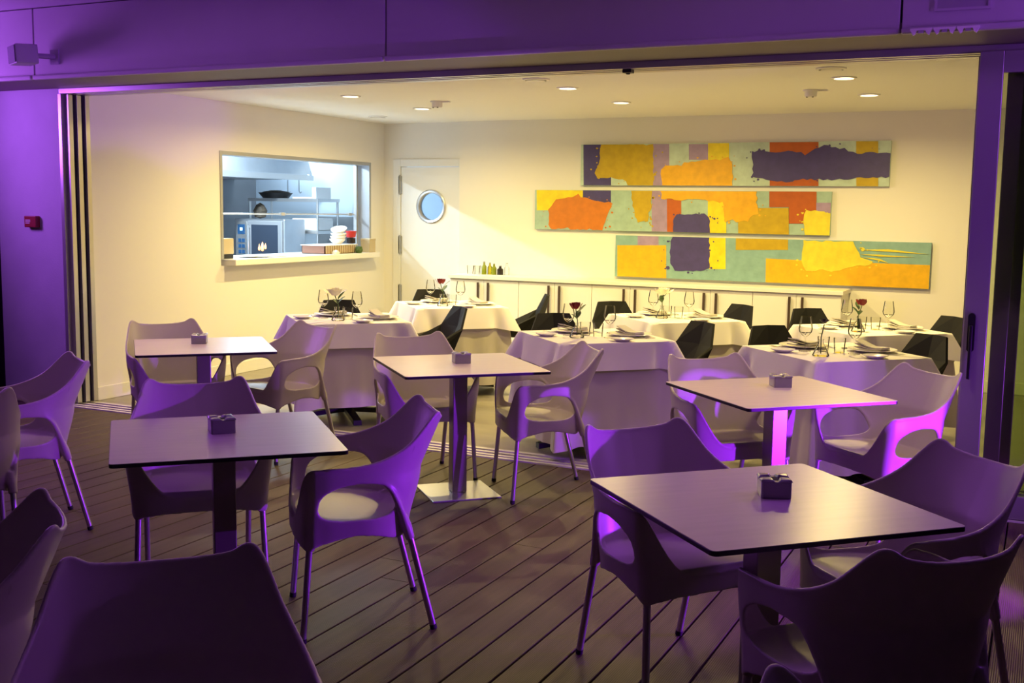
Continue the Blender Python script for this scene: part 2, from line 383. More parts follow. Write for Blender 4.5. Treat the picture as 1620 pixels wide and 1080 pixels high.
o = tag(empty('fire_alarm_box', (-7.30, 6.36, 1.45)), 'small dark red fire alarm call box on the purple lit pier', 'alarm box')
part('housing', MB().box(-0.065, 0.065, -0.045, 0.0, -0.045, 0.045), 'alarm_red', o, bevel=0.006)
m = MB()
for k, zz in enumerate((0.012, 0.0, -0.012)): m.box(-0.05, 0.005-0.008*(k == 2), -0.0462, -0.044, zz-0.003, zz+0.003)
part('printed_lines', m, 'label_white', o)
o = tag(empty('fascia_hatch', (-0.44, 5.80, 2.70)), 'flush square access panel set into the fascia above the handle', 'access panel')
part('frame', MB().box(-0.125, 0.125, -0.008, 0.0, -0.13, -0.118).box(-0.125, -0.113, -0.008, 0.0, -0.118, 0.14).box(0.113, 0.125, -0.008, 0.0, -0.118, 0.14).box(-0.125, 0.125, -0.008, 0, 0.14, 0.152), 'fascia_panel', o)
part('cover', MB().box(-0.113, 0.113, -0.004, 0.0, -0.118, 0.14), 'grey_plastic', o)
for i in range(3):
    o = tag(empty('cable_clip', (-0.615+0.105*i, 5.770, 2.474)), ('white cable clip under the fascia edge, next to the panel joint', 'middle white cable clip of three under the fascia edge', 'white cable clip under the fascia edge, above the door stile')[i], 'clip', 'cable clips under the fascia')
    part('base_bar', MB().box(-0.05, 0.05, -0.022, 0.0, 0.004, 0.014), 'white_plastic', o)
    for s in (-1, 1): part('claw', MB().prism([(s*0.048, 0.004), (s*0.020, 0.004), (s*0.026, -0.012), (s*0.036, -0.018)], -0.022, 0.0, axis='y'), 'white_plastic', o)
    part('pin', MB().box(-0.012, 0.012, -0.02, 0.0, -0.010, 0.004), 'grey_plastic', o)
o = tag(empty('motion_sensor', (-2.33, 6.40, 2.44)), 'tiny black sensor under the head of the opening', 'sensor')
part('body', MB().box(-0.028, 0.028, -0.03, 0.03, -0.022, 0.0), 'black_metal', o, bevel=0.004); part('eye', MB().lathe([(0.0, -0.03), (0.012, -0.028), (0.014, -0.02)], 12), 'dark_gap', o)

# ------------------------------------------------------------------ ceiling fittings
def downlight(x, y, label):
    o = empty('downlight', (x, y, 2.55), 0, label, 'ceiling light', 'round downlights in the dining ceiling')
    part('trim_ring', MB().lathe([(0.088, 0.0), (0.086, -0.008), (0.070, -0.010), (0.066, -0.003)], 28), 'white_plastic', o, smooth=True)
    part('lit_disc', MB().disc(0.067, -0.004, 28), 'light_disc', o)
    l = lamp('downlight_lamp', 'AREA', (x, y, 2.535), DOWN_W, WARM, 0.12, (x, y, 0), spread=math.radians(165))
DOWN_W = 43
cols = ((-5.49, 'hatch end'), (-3.465, 'middle'), (-1.365, 'handle end'))
for x, cn in cols:
    for y, rn in ((8.15, 'row nearer the terrace'), (9.36, 'row nearer the sideboard')):
        downlight(x, y, 'round glowing downlight at %s, %s' % (cn, rn))
for x, y, nm in ((-5.0, 8.79, 'hatch end'), (-1.73, 8.87, 'handle end')):
    o = tag(empty('smoke_detector', (x, y, 2.55)), 'white cylinder smoke detector on ceiling between downlights at %s' % nm, 'smoke detector', 'smoke detectors on the ceiling')
    part('base', MB().lathe([(0.0, 0.0), (0.06, 0.0), (0.06, -0.012), (0.0, -0.012)], 24), 'white_plastic', o, smooth=True)
    part('body', MB().lathe([(0.048, -0.012), (0.046, -0.05), (0.038, -0.058), (0.0, -0.058)], 24), 'white_plastic', o, smooth=True)
    part('tab', MB().box(0.05, 0.13, -0.012, 0.012, -0.014, -0.004), 'white_plastic', o)
    for s in (-1, 1): part('led', MB().lathe([(0.0, -0.062), (0.008, -0.060), (0.008, -0.055)], 8, (s*0.022, -0.03, 0)), 'black_metal', o)
for x, y, nm in ((-3.46, 7.54, 'middle downlight column'), (-1.36, 7.61, 'handle end downlight column'), (-6.43, 10.05, 'porthole door')):
    o = tag(empty('ceiling_vent', (x, y, 2.55)), 'flat white round ceiling vent near the %s' % nm, 'vent', 'round vents in the ceiling')
    part('rim', MB().lathe([(0.10, 0.0), (0.098, -0.008), (0.080, -0.012), (0.078, -0.006)], 28), 'white_plastic', o, smooth=True)
    part('plate', MB().lathe([(0.070, -0.014), (0.03, -0.020), (0.0, -0.020)], 28), 'white_plastic', o, smooth=True)

# ------------------------------------------------------------------ sideboard
def cabinet_proto():
    r = empty('sideboard_cabinet', (0, 0, 0), 0, 'x', 'cabinet', 'white sideboard cabinets')
    part('body', MB().box(-0.41, 0.41, 0.018, 0.41, 0.08, 0.858).box(-0.41, 0.41, 0.06, 0.41, 0.0, 0.08), 'white_lacquer', r)
    for s in (-1, 1):
        x0, x1 = (-0.4085, -0.0015) if s < 0 else (0.0015, 0.4085)
        d = part('door', MB().box(x0, x1, 0.0, 0.018, 0.085, 0.853), 'white_lacquer', r, bevel=0.0015)
        part('handle', MB().box(s*0.06-0.011, s*0.06+0.011, -0.026, -0.012, 0.44, 0.825).box(s*0.06-0.006, s*0.06+0.006, -0.012, 0.0, 0.46, 0.48).box(s*0.06-0.006, s*0.06+0.006, -0.012, 0.0, 0.78, 0.80), 'handle_wood', d)
    return r
cp = cabinet_proto()
for i, nm in enumerate(('end unit beside the porthole door', 'second unit from the porthole door', 'middle unit under the lowest painting', 'fourth unit from the porthole door', 'end unit by the bare wall')):
    place(cp, USED, (-5.38+0.822*i, 10.48, 0), 0, 'white two-door sideboard cabinet with dark bar handles, '+nm)
tag(part('worktop', MB().box(-5.80, -1.665, 10.455, 10.899, 0.859, 0.897), 'white_lacquer', bevel=0.003), 'long continuous white worktop lying on the sideboard cabinets', 'worktop')

# ------------------------------------------------------------------ paintings
ART1=[
 ('violet','rect',[(0.008,1.0),(0.107,0.991),(0.111,0.0),(0.012,0.0)]),
 ('mustard','stroke',[(0.072,0.995),(0.07,0.667),(0.056,0.393),(0.049,0.29),(0.059,0.187),(0.11,0.187),(0.165,0.103),(0.17,0.0),(0.258,0.0),(0.254,0.978)]),
 ('lilac','rect',[(0.253,0.992),(0.309,0.987),(0.314,0.0),(0.257,0.0)]),
 ('lilac','rect',[(0.375,0.98),(0.439,0.975),(0.441,0.608),(0.377,0.611)]),
 ('yellow','rect',[(0.439,0.994),(0.507,0.988),(0.509,0.579),(0.441,0.582)]),
 ('orange','stroke',[(0.29,0.0),(0.283,0.389),(0.299,0.488),(0.352,0.48),(0.375,0.569),(0.49,0.613),(0.508,0.677),(0.523,0.416),(0.523,0.0)]),
 ('rust','rect',[(0.636,1.0),(0.786,0.991),(0.792,0.0),(0.642,0.0)]),
 ('mustard','rect',[(0.898,0.993),(0.962,0.987),(0.969,0.0),(0.905,0.0)]),
 ('violet','stroke',[(0.585,0.213),(0.582,0.75),(0.605,0.832),(0.642,0.763),(0.696,0.815),(0.746,0.707),(0.777,0.836),(0.803,0.899),(0.838,0.847),(0.864,0.829),(0.904,0.729),(0.95,0.758),(1.0,0.723),(1.0,0.214),(0.929,0.197),(0.843,0.132),(0.781,0.164),(0.745,0.164),(0.678,0.087),(0.618,0.173)]),
]
ART2=[
 ('yellow','rect',[(0.006,1.0),(0.178,1.0),(0.18,0.498),(0.008,0.482)]),
 ('violet','rect',[(0.178,1.0),(0.279,1.0),(0.28,0.651),(0.179,0.643)]),
 ('rust2','stroke',[(0.055,0.03),(0.053,0.486),(0.08,0.745),(0.16,0.859),(0.244,0.706),(0.285,0.687),(0.271,0.435),(0.261,0.219),(0.252,0.016)]),
 ('lilac','rect',[(0.422,1.0),(0.474,1.0),(0.479,0.0),(0.426,0.0)]),
 ('mustard','stroke',[(0.351,1.0),(0.424,1.0),(0.421,0.628),(0.41,0.284),(0.376,0.211),(0.357,0.623)]),
 ('rust','rect',[(0.475,0.803),(0.523,0.806),(0.527,0.0),(0.479,0.0)]),
 ('yellow','rect',[(0.612,0.812),(0.672,0.815),(0.676,0.0),(0.616,0.0)]),
 ('mustard','rect',[(0.711,0.604),(0.871,0.619),(0.875,0.0),(0.715,0.0)]),
 ('orange','stroke',[(0.455,1.0),(0.769,1.0),(0.774,0.488),(0.745,0.282),(0.671,0.306),(0.661,0.75),(0.456,0.805)]),
 ('violet','stroke',[(0.499,0.363),(0.51,0.433),(0.6,0.442),(0.619,0.377),(0.623,0.002),(0.5,0.0)]),
 ('rust','rect',[(0.809,1.0),(0.954,1.0),(0.958,0.27),(0.874,0.258),(0.872,0.637),(0.811,0.631)]),
 ('lilac','rect',[(0.955,0.744),(1.0,0.748),(1.0,0.477),(0.957,0.47)]),
 ('yellow2','stroke',[(0.925,0.0),(0.918,0.399),(0.926,0.568),(0.952,0.553),(1.0,0.509),(1.0,0.0)]),
]
ART3=[
 ('lilac','rect',[(0.078,1.0),(0.151,1.0),(0.152,0.786),(0.079,0.772)]),
 ('amber','rect',[(0.007,0.758),(0.178,0.791),(0.182,0.0),(0.01,0.0)]),
 ('yellow','rect',[(0.322,1.0),(0.376,1.0),(0.38,0.273),(0.326,0.259)]),
 ('mustard','rect',[(0.41,1.0),(0.576,1.0),(0.577,0.761),(0.411,0.727)]),
 ('amber','rect',[(0.509,0.553),(0.613,0.537),(1.0,0.52),(1.0,0.0),(0.511,0.0)]),
 ('violet','stroke',[(0.193,0.894),(0.2,1.0),(0.323,1.0),(0.328,0.293),(0.308,0.205),(0.213,0.213),(0.195,0.359)]),
 ('yellow2','stroke',[(0.622,0.439),(0.624,0.976),(0.774,0.99),(0.798,0.645),(0.837,0.525),(0.786,0.431),(0.726,0.334),(0.65,0.314),(0.627,0.341)]),
 ('yellow2','streak',[(0.792,0.806),(0.878,0.839),(0.991,0.752),(0.878,0.785)]),
 ('yellow2','streak',[(0.797,0.71),(0.853,0.715),(0.954,0.68),(0.853,0.674)]),
 ('yellow2','streak',[(0.802,0.646),(0.854,0.625),(0.88,0.535),(0.85,0.586)]),
]

def ragged(poly, rnd, amp, W, H):
    P = [Vector((u*W, v*H)) for u, v in poly]; out = []
    n = len(P)
    for i in range(n):
        a, b = P[i], P[(i+1) % n]; L = (b-a).length; k = max(1, int(L/0.035))
        for j in range(k):
            q = a.lerp(b, j/k)
            edge = q.x < 0.006 or q.x > W-0.006 or q.y < 0.006 or q.y > H-0.006
            if not edge:
                nn = Vector(((b-a).y, -(b-a).x)).normalized(); q = q+nn*rnd.gauss(0, amp)
            out.append((min(max(q.x, 0.002), W-0.002), min(max(q.y, 0.002), H-0.002)))
    return out
def painting(x0, x1, z0, z1, base, data, label, seed):
    rnd = random.Random(seed); W, H = x1-x0, z1-z0
    o = empty('abstract_painting', (x0, 10.90, z0), 0, label, 'painting', 'long abstract canvases on the back wall')
    part('canvas', MB().box(0, W, -0.042, -0.004, 0, H), base, o, bevel=0.002)
    lay = 0
    for col, kind, poly in data:
        lay += 1; y = -0.042-0.0006*lay
        m = MB()
        if kind == 'rect':
            m.prism([(min(max(u, 0.001), 0.999)*W, min(max(v, 0.004), 0.996)*H) for u, v in poly], -0.0421, y, axis='y'); nm = 'colour_field'
        else:
            y -= 0.002
            m.prism(ragged(poly, rnd, 0.007 if kind == 'stroke' else 0.0, W, H), -0.0421, y, axis='y'); nm = 'paint_stroke'
            if kind == 'stroke':
                P = [(u*W, v*H) for u, v in poly]
                for _ in range(26):
                    i = rnd.randrange(len(P)); a, b = P[i], P[(i+1) % len(P)]; t_ = rnd.random()
                    cx = a[0]+(b[0]-a[0])*t_+rnd.gauss(0, 0.05); cz = a[1]+(b[1]-a[1])*t_+rnd.gauss(0, 0.03); rr = rnd.uniform(0.003, 0.012)*(1.8 if rnd.random() < 0.12 else 1)
                    if rr < cx < W-rr and rr < cz < H-rr:
                        m.prism([(cx+rr*rnd.uniform(0.7, 1.3)*math.cos(2*PI*q/7), cz+rr*rnd.uniform(0.7, 1.1)*math.sin(2*PI*q/7)) for q in range(7)], -0.0421, y+0.0005, axis='y')
        part(nm, m, 'paint_'+col, o)
painting(-4.45, -1.365, 1.86, 2.28, 'paint_mint', ART1, 'topmost long abstract canvas with a broad dark violet streak', 1)
painting(-4.97, -1.88, 1.395, 1.81, 'paint_sage', ART2, 'middle long abstract canvas with a rust orange blot at its end', 2)
painting(-4.045, -0.965, 0.925, 1.35, 'paint_teal', ART3, 'lowest long abstract canvas with wide amber bands and lemon strokes', 3)

# ------------------------------------------------------------------ kitchen behind the hatch
struct(part('floor_kitchen', MB().box(-10.15, -7.08, 6.7, 12.65, -0.12, -0.001).box(-7.08, -5.4, 11.12, 12.65, -0.12, -0.001), 'kitchen_grey'))
struct(part('ceiling_kitchen', MB().box(-10.15, -7.08, 6.7, 12.65, 2.60, 2.68).box(-7.08, -5.4, 11.12, 12.65, 2.60, 2.68), 'kitchen_white'))
struct(part('wall_kitchen_end', MB().box(-10.15, -5.4, 12.5, 12.65, 0, 2.60), 'kitchen_white'))
struct(part('wall_kitchen_side', MB().box(-10.15, -10.0, 6.7, 12.5, 0, 2.60), 'splash_steel'))
struct(part('wall_kitchen_front', MB().box(-10.0, -7.08, 6.7, 6.85, 0, 2.60), 'kitchen_white'))
struct(part('wall_corridor', MB().box(-5.5, -5.4, 11.12, 12.5, 0, 2.60), 'kitchen_white'))
struct(part('trim_4', MB().box(-8.95, -8.32, 12.485, 12.5, 0, 1.47), 'kitchen_grey'))
struct(part('trim_5', MB().box(-8.32, -8.20, 12.45, 12.5, 0, 2.25).box(-8.95, -8.20, 12.46, 12.5, 2.25, 2.37), 'white_lacquer'))
struct(part('trim_6', MB().box(-8.14, -7.95, 12.44, 12.5, 0, 2.30), 'white_lacquer'))
for x, y, L, nm in ((-8.28, 9.4, 2.6, 'along the hatch'), (-9.0, 11.9, 1.0, 'at the end wall')):
    o = tag(empty('tube_lamp', (x, y, 2.60)), 'fluorescent tube lamp on kitchen ceiling '+nm, 'ceiling light', 'kitchen tube lamps')
    part('housing', MB().box(-0.06, 0.06, -L/2, L/2, -0.022, 0.0), 'white_plastic', o)
o = tag(empty('extractor_hood', (-9.3, 10.5, 1.95)), 'large stainless extractor hood hanging in the kitchen', 'extractor hood')
part('canopy', MB().prism([(-0.70, 0), (0.58, 0), (0.58, 0.06), (0.40, 0.62), (-0.70, 0.62)], -2.4, 1.55, axis='y'), 'steel', o, bevel=0.004)
part('gutter', MB().box(0.575, 0.60, -2.4, 1.55, -0.015, 0.05), 'alu_bright', o)
for yy in (-0.6, 0.7): part('filter', MB().box(-0.55, 0.4, yy-0.45, yy+0.45, -0.012, 0.0), 'steel_dull', o)
part('lamp_knob', MB().lathe([(0, 0), (0.03, 0.0), (0.03, 0.03), (0, 0.03)], 12, (0.585, 1.47, 0.04)), 'alu_bright', o)
o = tag(empty('shelf_rack', (-8.82, 11.75, 0)), 'stainless wire shelf rack against the kitchen end wall', 'shelf rack')
for x in (-0.50, 0.55):
    for y in (-0.22, 0.22): part('post', MB().tube([(x, y, 0), (x, y, 1.70)], 0.014, 8), 'alu_bright', o, smooth=True)
for z in (0.3, 0.95, 1.28, 1.68): part('shelf', MB().box(-0.52, 0.57, -0.24, 0.24, z-0.02, z+0.02), 'alu_bright', o)
o = tag(empty('roasting_pan', (-8.98, 11.62, 1.70)), 'dark roasting pan heaped with food on the top shelf', 'pan')
part('pan', MB().lathe([(0.0, 0.0), (0.15, 0.0), (0.21, 0.07), (0.22, 0.07), (0.16, -0.0)], 20), 'black_metal', o, smooth=True)
part('food', MB().lathe([(0.205, 0.06), (0.15, 0.085), (0.06, 0.10), (0.0, 0.09)], 20), 'food_dark', o, smooth=True)
for k in (-0.06, 0.12):
    tag(part('hanging_hook', MB().tube([(-8.98+k, 11.95, 1.94), (-8.98+k, 11.95, 1.80), (-8.96+k, 11.95, 1.77), (-8.94+k, 11.95, 1.79)], 0.006, 6), 'steel_dull'), 'thin steel hook hanging over the pan, '+('on its oven side' if k < 0 else 'on its tray side'), 'hook', 'hooks under the hood')
tag(part('white_tray', MB().box(-0.20, 0.16, -0.16, 0.16, 0.0, 0.02).box(0.1, 0.16, -0.16, 0.16, 0.02, 0.14), 'paper', loc=(-8.47, 11.72, 1.70)), 'pale tray with upright end on the rack top shelf', 'tray')
tag(part('dry_herb_bunch', MB().lathe([(0.0, 0.0), (0.07, 0.02), (0.09, 0.10), (0.05, 0.17), (0.0, 0.2)], 9), 'food_dark', loc=(-8.98, 11.30, 1.441)), 'brownish bunch of dried herbs standing on the oven', 'herbs')
o = tag(empty('combi_oven', (-8.77, 11.02, 0)), 'stainless combi oven with blue control panel and glowing door', 'oven')
part('stand', MB().box(-0.38, 0.38, -0.02, 0.40, 0, 0.86), 'steel_dull', o)
part('body', MB().box(-0.38, 0.38, 0.0, 0.42, 0.86, 1.44), 'steel', o, bevel=0.01)
cpn = part('control_panel', MB().box(-0.345, -0.195, -0.016, 0.0, 0.90, 1.41), 'alu_bright', o)
part('display', MB().box(-0.325, -0.215, -0.02, -0.016, 1.25, 1.37), 'panel_blue', cpn); part('lit_dial', MB().box(-0.285, -0.25, -0.024, -0.02, 1.295, 1.33), 'display_lit', cpn)
for k in range(4):
    for q in range(2): part('button', MB().box(-0.312+0.055*q, -0.272+0.055*q, -0.024, -0.016, 0.94+0.07*k, 0.985+0.07*k), 'panel_blue', cpn)
dr = part('oven_door', MB().box(-0.16, 0.36, -0.03, 0.0, 0.88, 1.42), 'steel_dull', o, bevel=0.006)
part('window', MB().box(-0.10, 0.30, -0.034, -0.03, 0.93, 1.37), 'oven_glass', dr)
part('glow', MB().lathe([(0.0, -0.045), (0.018, -0.035), (0.024, 0.0), (0.012, 0.05), (0.0, 0.075)], 10, (0.07, -0.0345, 1.09)).lathe([(0.0, -0.03), (0.014, -0.02), (0.016, 0.0), (0.0, 0.06)], 8, (0.02, -0.0345, 1.08)).lathe([(0.0, -0.03), (0.012, -0.02), (0.014, 0.01), (0.0, 0.05)], 8, (0.115, -0.0345, 1.10)), 'oven_glow', dr, smooth=True)
part('handle', MB().tube([(-0.13, -0.06, 0.92), (-0.13, -0.06, 1.36)], 0.012, 8).box(-0.138, -0.122, -0.06, -0.03, 0.93, 0.95).box(-0.138, -0.122, -0.06, -0.03, 1.33, 1.35), 'steel', dr, smooth=True)
tag(part('storage_box', MB().box(-0.21, 0.21, -0.15, 0.15, 0, 0.15), 'paper', loc=(-8.48, 11.72, 1.30), bevel=0.01), 'long white lidded box on the rack below the tray', 'box')
tag(part('prep_counter', MB().box(-8.30, -7.45, 6.95, 10.9, 0.86, 0.90).box(-8.25, -7.5, 6.95, 10.9, 0.0, 0.86), 'steel'), 'steel prep counter behind the hatch', 'counter')
# things on the hatch sill
SZ = WZ0+0.001
o = tag(empty('ticket_printer', (-7.06, 8.29, SZ)), 'boxy cream ticket printer on the terrace end of the sill', 'printer')
part('case', MB().box(-0.09, 0.09, -0.085, 0.085, 0.04, 0.19), 'card', o, bevel=0.008); part('base', MB().box(-0.085, 0.085, -0.08, 0.08, 0, 0.04), 'black_metal', o)
rnd = random.Random(2)
for i in range(4):
    p = part('paper_sheet', MB().box(-0.10, 0.10, -0.145, 0.145, 0, 0.004), 'paper', loc=(-7.0+0.02*i, 8.62+0.13*i, SZ+0.0045*(3-i)))
    p.rotation_euler = (0, 0, rnd.uniform(-0.35, 0.35)); tag(p, ('white order sheet against the cream printer on the sill', 'white order sheet, second from the printer on the sill', 'white order sheet, third from the printer on the sill', 'last white order sheet, lowest of the fan on the sill')[i], 'paper', 'order sheets on the sill')
o = tag(empty('wicker_tray', (-7.05, 10.05, SZ)), 'shallow striped wicker tray on the sill under the bowls', 'tray')
part('basket', MB().box(-0.15, 0.15, -0.30, 0.30, 0.0, 0.006).box(-0.15, -0.142, -0.30, 0.30, 0, 0.085).box(0.142, 0.15, -0.30, 0.30, 0, 0.085).box(-0.15, 0.15, -0.30, -0.292, 0, 0.085).box(-0.15, 0.15, 0.292, 0.30, 0, 0.085), 'basket', o)
for k in range(14): part('stave', MB().box(0.149, 0.156, -0.285+0.042*k, -0.262+0.042*k, 0.004, 0.085), 'card', o)
part('lid', MB().box(-0.16, 0.16, -0.31, 0.31, 0.086, 0.095), 'white_lacquer', o)
tag(part('folded_cloth', MB().lathe([(0.0, 0.045), (0.025, 0.04), (0.042, 0.02), (0.045, 0.0)], 10), 'porcelain', loc=(-6.838, 9.86, SZ)), 'crumpled white cloth lying before the wicker tray', 'cloth')
for k in range(4):
    b_ = part('bowl', MB().lathe([(0.0, 0.0), (0.04, 0.0), (0.085, 0.04), (0.09, 0.055), (0.082, 0.052), (0.0, 0.01)], 18), 'porcelain', loc=(-7.05+0.004*k, 10.20+0.006*k, SZ+0.0955+0.032*k), smooth=True)
    if k == 3: b_.rotation_euler = (0.35, 0.1, 0); b_.location.z += 0.02
    tag(b_, ('lowest white porcelain bowl of the stack on the wicker tray', 'second white bowl up in the stack on the wicker tray', 'third white bowl up in the stack, under the tilted one', 'tilted topmost white bowl of the stack on the wicker tray')[k], 'bowl', 'stacked bowls on the sill')
tag(part('red_tub', MB().lathe([(0.0, 0.0), (0.05, 0.0), (0.062, 0.07), (0.0, 0.075)], 14), 'red_plastic', loc=(-7.02, 10.42, SZ+0.165), smooth=True), 'small red tub set on a dark jar at the sill end', 'tub')
tag(part('dark_jar', MB().lathe([(0.0, 0.0), (0.05, 0.0), (0.05, 0.06), (0.0, 0.065)], 14), 'bottle_dark', loc=(-7.02, 10.42, SZ+0.098), smooth=True), 'dark jar carrying the red tub at the sill end', 'jar')
tag(part('herb_pot', MB().lathe([(0.0, 0.0), (0.03, 0.0), (0.045, 0.03), (0.035, 0.07), (0.0, 0.075)], 9), 'herbs', loc=(-6.838, 10.30, SZ)), 'low clump of green herbs on the sill by the wicker tray', 'herbs')
tag(part('card_box', MB().box(-0.06, 0.06, -0.06, 0.06, 0, 0.15).box(-0.063, 0.063, -0.063, 0.063, 0.13, 0.153), 'card', loc=(-6.88, 10.55, SZ), bevel=0.003), 'small cream cardboard box at the far end of the sill', 'box')

# ------------------------------------------------------------------ terrace armchair
def catmull(P, n):
    P = np.array(P, float); k = len(P); out = []
    for t in np.linspace(0, k-1, n):
        i = min(int(t), k-2); f = t-i
        p0, p1, p2, p3 = P[max(i-1, 0)], P[i], P[i+1], P[min(i+2, k-1)]
        if i == 0: p0 = 2*p1-p2
        if i+2 > k-1: p3 = 2*p2-p1
        out.append(0.5*((2*p1)+(p2-p0)*f+(2*p0-5*p1+4*p2-p3)*f*f+(3*p1-p0-3*p2+p3)*f**3))
    return np.array(out)
def chair_shell_mesh():
    LOW = [(0, -.205), (.090, -.200), (.155, -.184), (.203, -.155), (.236, -.110), (.257, -.045), (.263, .04), (.264, .135), (.250, .196), (.150, .226), (0, .236)]
    MID = [(0, -.258), (.090, -.250), (.160, -.226), (.215, -.186), (.256, -.130), (.281, -.052), (.290, .045), (.290, .140), (.268, .198), (.160, .228), (0, .238)]
    TOP = [(0, -.350), (.078, -.343), (.146, -.323), (.204, -.288), (.245, -.236), (.270, -.150), (.288, -.045), (.290, .140), (.268, .198), (.160, .228), (0, .238)]
    ZT = [.800, .803, .813, .832, .728, .676, .657, .652, .628, .455, .436]
    ZB = [.392, .392, .385, .368, .376, .392, .394, .372, .350, .366, .372]
    M, V = 97, 34
    lo, mi, tp = catmull(LOW, M), catmull(MID, M), catmull(TOP, M)
    zt = np.interp(np.linspace(0, 10, M), range(11), ZT); zb = np.interp(np.linspace(0, 10, M), range(11), ZB)
    zt = catmull(np.array(ZT)[:, None], M)[:, 0]; zb = catmull(np.array(ZB)[:, None], M)[:, 0]
    zt[78:] = np.maximum(zt[78:], 0.434); zl, zm, zh = 0.37, 0.62, 0.83
    # lower edge of the arm opening on the front apron: sharper rise into the posts
    def S(i, z):
        if z <= zm: f = (z-zl)/(zm-zl); f = f*f*(3-2*f) if 0 < f < 1 else f; return lo[i]*(1-f)+mi[i]*f
        f = (z-zm)/(zh-zm); return mi[i]*(1-f)+tp[i]*f
    cols = []
    for i in range(M):
        cols.append([(*S(i, z), z) for z in np.linspace(zb[i], zt[i], V)])
    half = np.array(cols)                                   # M x V x 3, x >= 0
    # arm opening: superellipse in (y, z)
    hy, hz, ay, az = 0.010, 0.520, 0.145, 0.077
    def rr(p):
        z_ = p[..., 2]-hz; up = z_ > 0; ex = np.where(up, 2.15, 3.2)
        return (np.abs((p[..., 1]-hy+0.10*z_)/ay)**ex+np.abs(z_/np.where(up, az, 0.060))**ex)**(1/ex)
    side = np.zeros((M, V), bool); side[36:78] = True
    R = rr(half); inside = (R < 1) & side & (half[..., 0] > 0.2)
    verts, faces, idx = [], [], {}
    def vid(s, i, j):
        if i in (0, M-1): s = 1
        k = (s, i, j)
        if k not in idx:
            p = half[i, j].copy(); idx[k] = len(verts); verts.append((s*p[0], p[1], p[2]))
        return idx[k]
    keep = np.ones((M-1, V-1), bool)
    for i in range(M-1):
        for j in range(V-1):
            c_ = half[i:i+2, j:j+2].mean((0, 1)); rv = rr(c_)
            if side[i, j] and c_[0] > 0.2 and rv < 1: keep[i, j] = False
    # snap the rim of the opening onto the curve
    for i in range(1, M-1):
        for j in range(1, V-1):
            ks = keep[i-1:i+1, j-1:j+1]
            if not ks.all() and ks.any():
                q = half[i, j]; f = 1/max(R[i, j], 0.2)
                ny, nz = hy+(q[1]-hy)*f, hz+(q[2]-hz)*f
                colz = [S(ii, nz) for ii in range(34, 80)]
                x_ = np.interp(-ny, [-c_[1] for c_ in colz][::-1], [c_[0] for c_ in colz][::-1])
                half[i, j] = (x_, ny, nz)
    for s in (1, -1):
        for i in range(M-1):
            for j in range(V-1):
                if keep[i, j]:
                    q = (vid(s, i, j), vid(s, i+1, j), vid(s, i+1, j+1), vid(s, i, j+1))
                    faces.append(q if s > 0 else q[::-1])
    shell = MB().add(verts, faces)
    # seat pan
    sv, sf = [], []; NR = 12
    ring = []
    for i in range(M): ring.append(S(i, 0.44))
    full = [(x, y) for x, y in ring]+[(-x, y) for x, y in ring[-2:0:-1]]
    n = len(full)
    for r in range(1, NR+1):
        t_ = r/NR
        for x, y in full:
            X, Y = x*t_, (y-0.01)*t_+0.01
            z = 0.422+0.016*t_**2.5+(0.010 if Y > 0 else -0.012)*abs(Y)/0.22+0.006*max(0, (Y-0.15)/0.08)
            sv.append((X, Y, z))
    sf = [(r*n+j, r*n+(j+1) % n, (r+1)*n+(j+1) % n, (r+1)*n+j) for r in range(NR-1) for j in range(n)]
    sf.append(tuple(range(n)))
    seat = MB().add(sv, sf)
    rim = MB()
    top = [Vector((*S(i, zt[i]), zt[i])) for i in range(M)]
    loop = [Vector((-p.x, p.y, p.z)) for p in top[::-1]]+top[1:]
    rim.tube(loop, 0.0078, 8, cap=False)
    soc = MB()
    for s in (1, -1):
        soc.tube([(s*.236, .178, .43), (s*.243, .186, .345)], [.024, .0185], 12)
        soc.tube([(s*.214, -.160, .45), (s*.216, -.178, .41), (s*.217, -.192, .362)], [.022, .021, .0185], 12)
    for s in (1, -1):
        st = catmull([(s*.277, -.060, .610), (s*.262, -.112, .565), (s*.240, -.148, .490), (s*.225, -.174, .415), (s*.218, -.192, .362)], 14)
        soc.tube(st, list(np.interp(range(14), (0, 4, 13), (.007, .0115, .0185))), 10)
    objs = []
    for nm, mb, th in (('a', shell, .010), ('b', seat, .012), ('c', rim, 0), ('d', soc, 0)):
        me = bpy.data.meshes.new(nm); me.from_pydata(mb.v, [], mb.f); o = bpy.data.objects.new(nm, me); COL.objects.link(o)
        bm = bmesh.new(); bm.from_mesh(me); bmesh.ops.remove_doubles(bm, verts=bm.verts, dist=1e-5); bmesh.ops.recalc_face_normals(bm, faces=bm.faces); bm.to_mesh(me); bm.free()
        if th: md = o.modifiers.new('s', 'SOLIDIFY'); md.thickness = th; md.offset = 0; md.use_even_offset = False
        objs.append(o)
    bpy.context.view_layer.update(); dg = bpy.context.evaluated_depsgraph_get()
    bm = bmesh.new()
    for o in objs:
        e = o.evaluated_get(dg); me = bpy.data.meshes.new_from_object(e); bm.from_mesh(me); bpy.data.meshes.remove(me)
    me = bpy.data.meshes.new('shell'); bm.to_mesh(me); bm.free()
    for o in objs: bpy.data.objects.remove(o)
    o = bpy.data.objects.new('tmp', me); COL.objects.link(o)
    md = o.modifiers.new('r', 'REMESH'); md.mode = 'VOXEL'; md.voxel_size = 0.0042; md.adaptivity = 0
    md = o.modifiers.new('sm', 'SMOOTH'); md.factor = 0.5; md.iterations = 8
    md = o.modifiers.new('d', 'DECIMATE'); md.ratio = 0.16
    bpy.context.view_layer.update(); dg = bpy.context.evaluated_depsgraph_get()
    out = bpy.data.meshes.new_from_object(o.evaluated_get(dg)); out.name = 'shell'
    bpy.data.objects.remove(o)
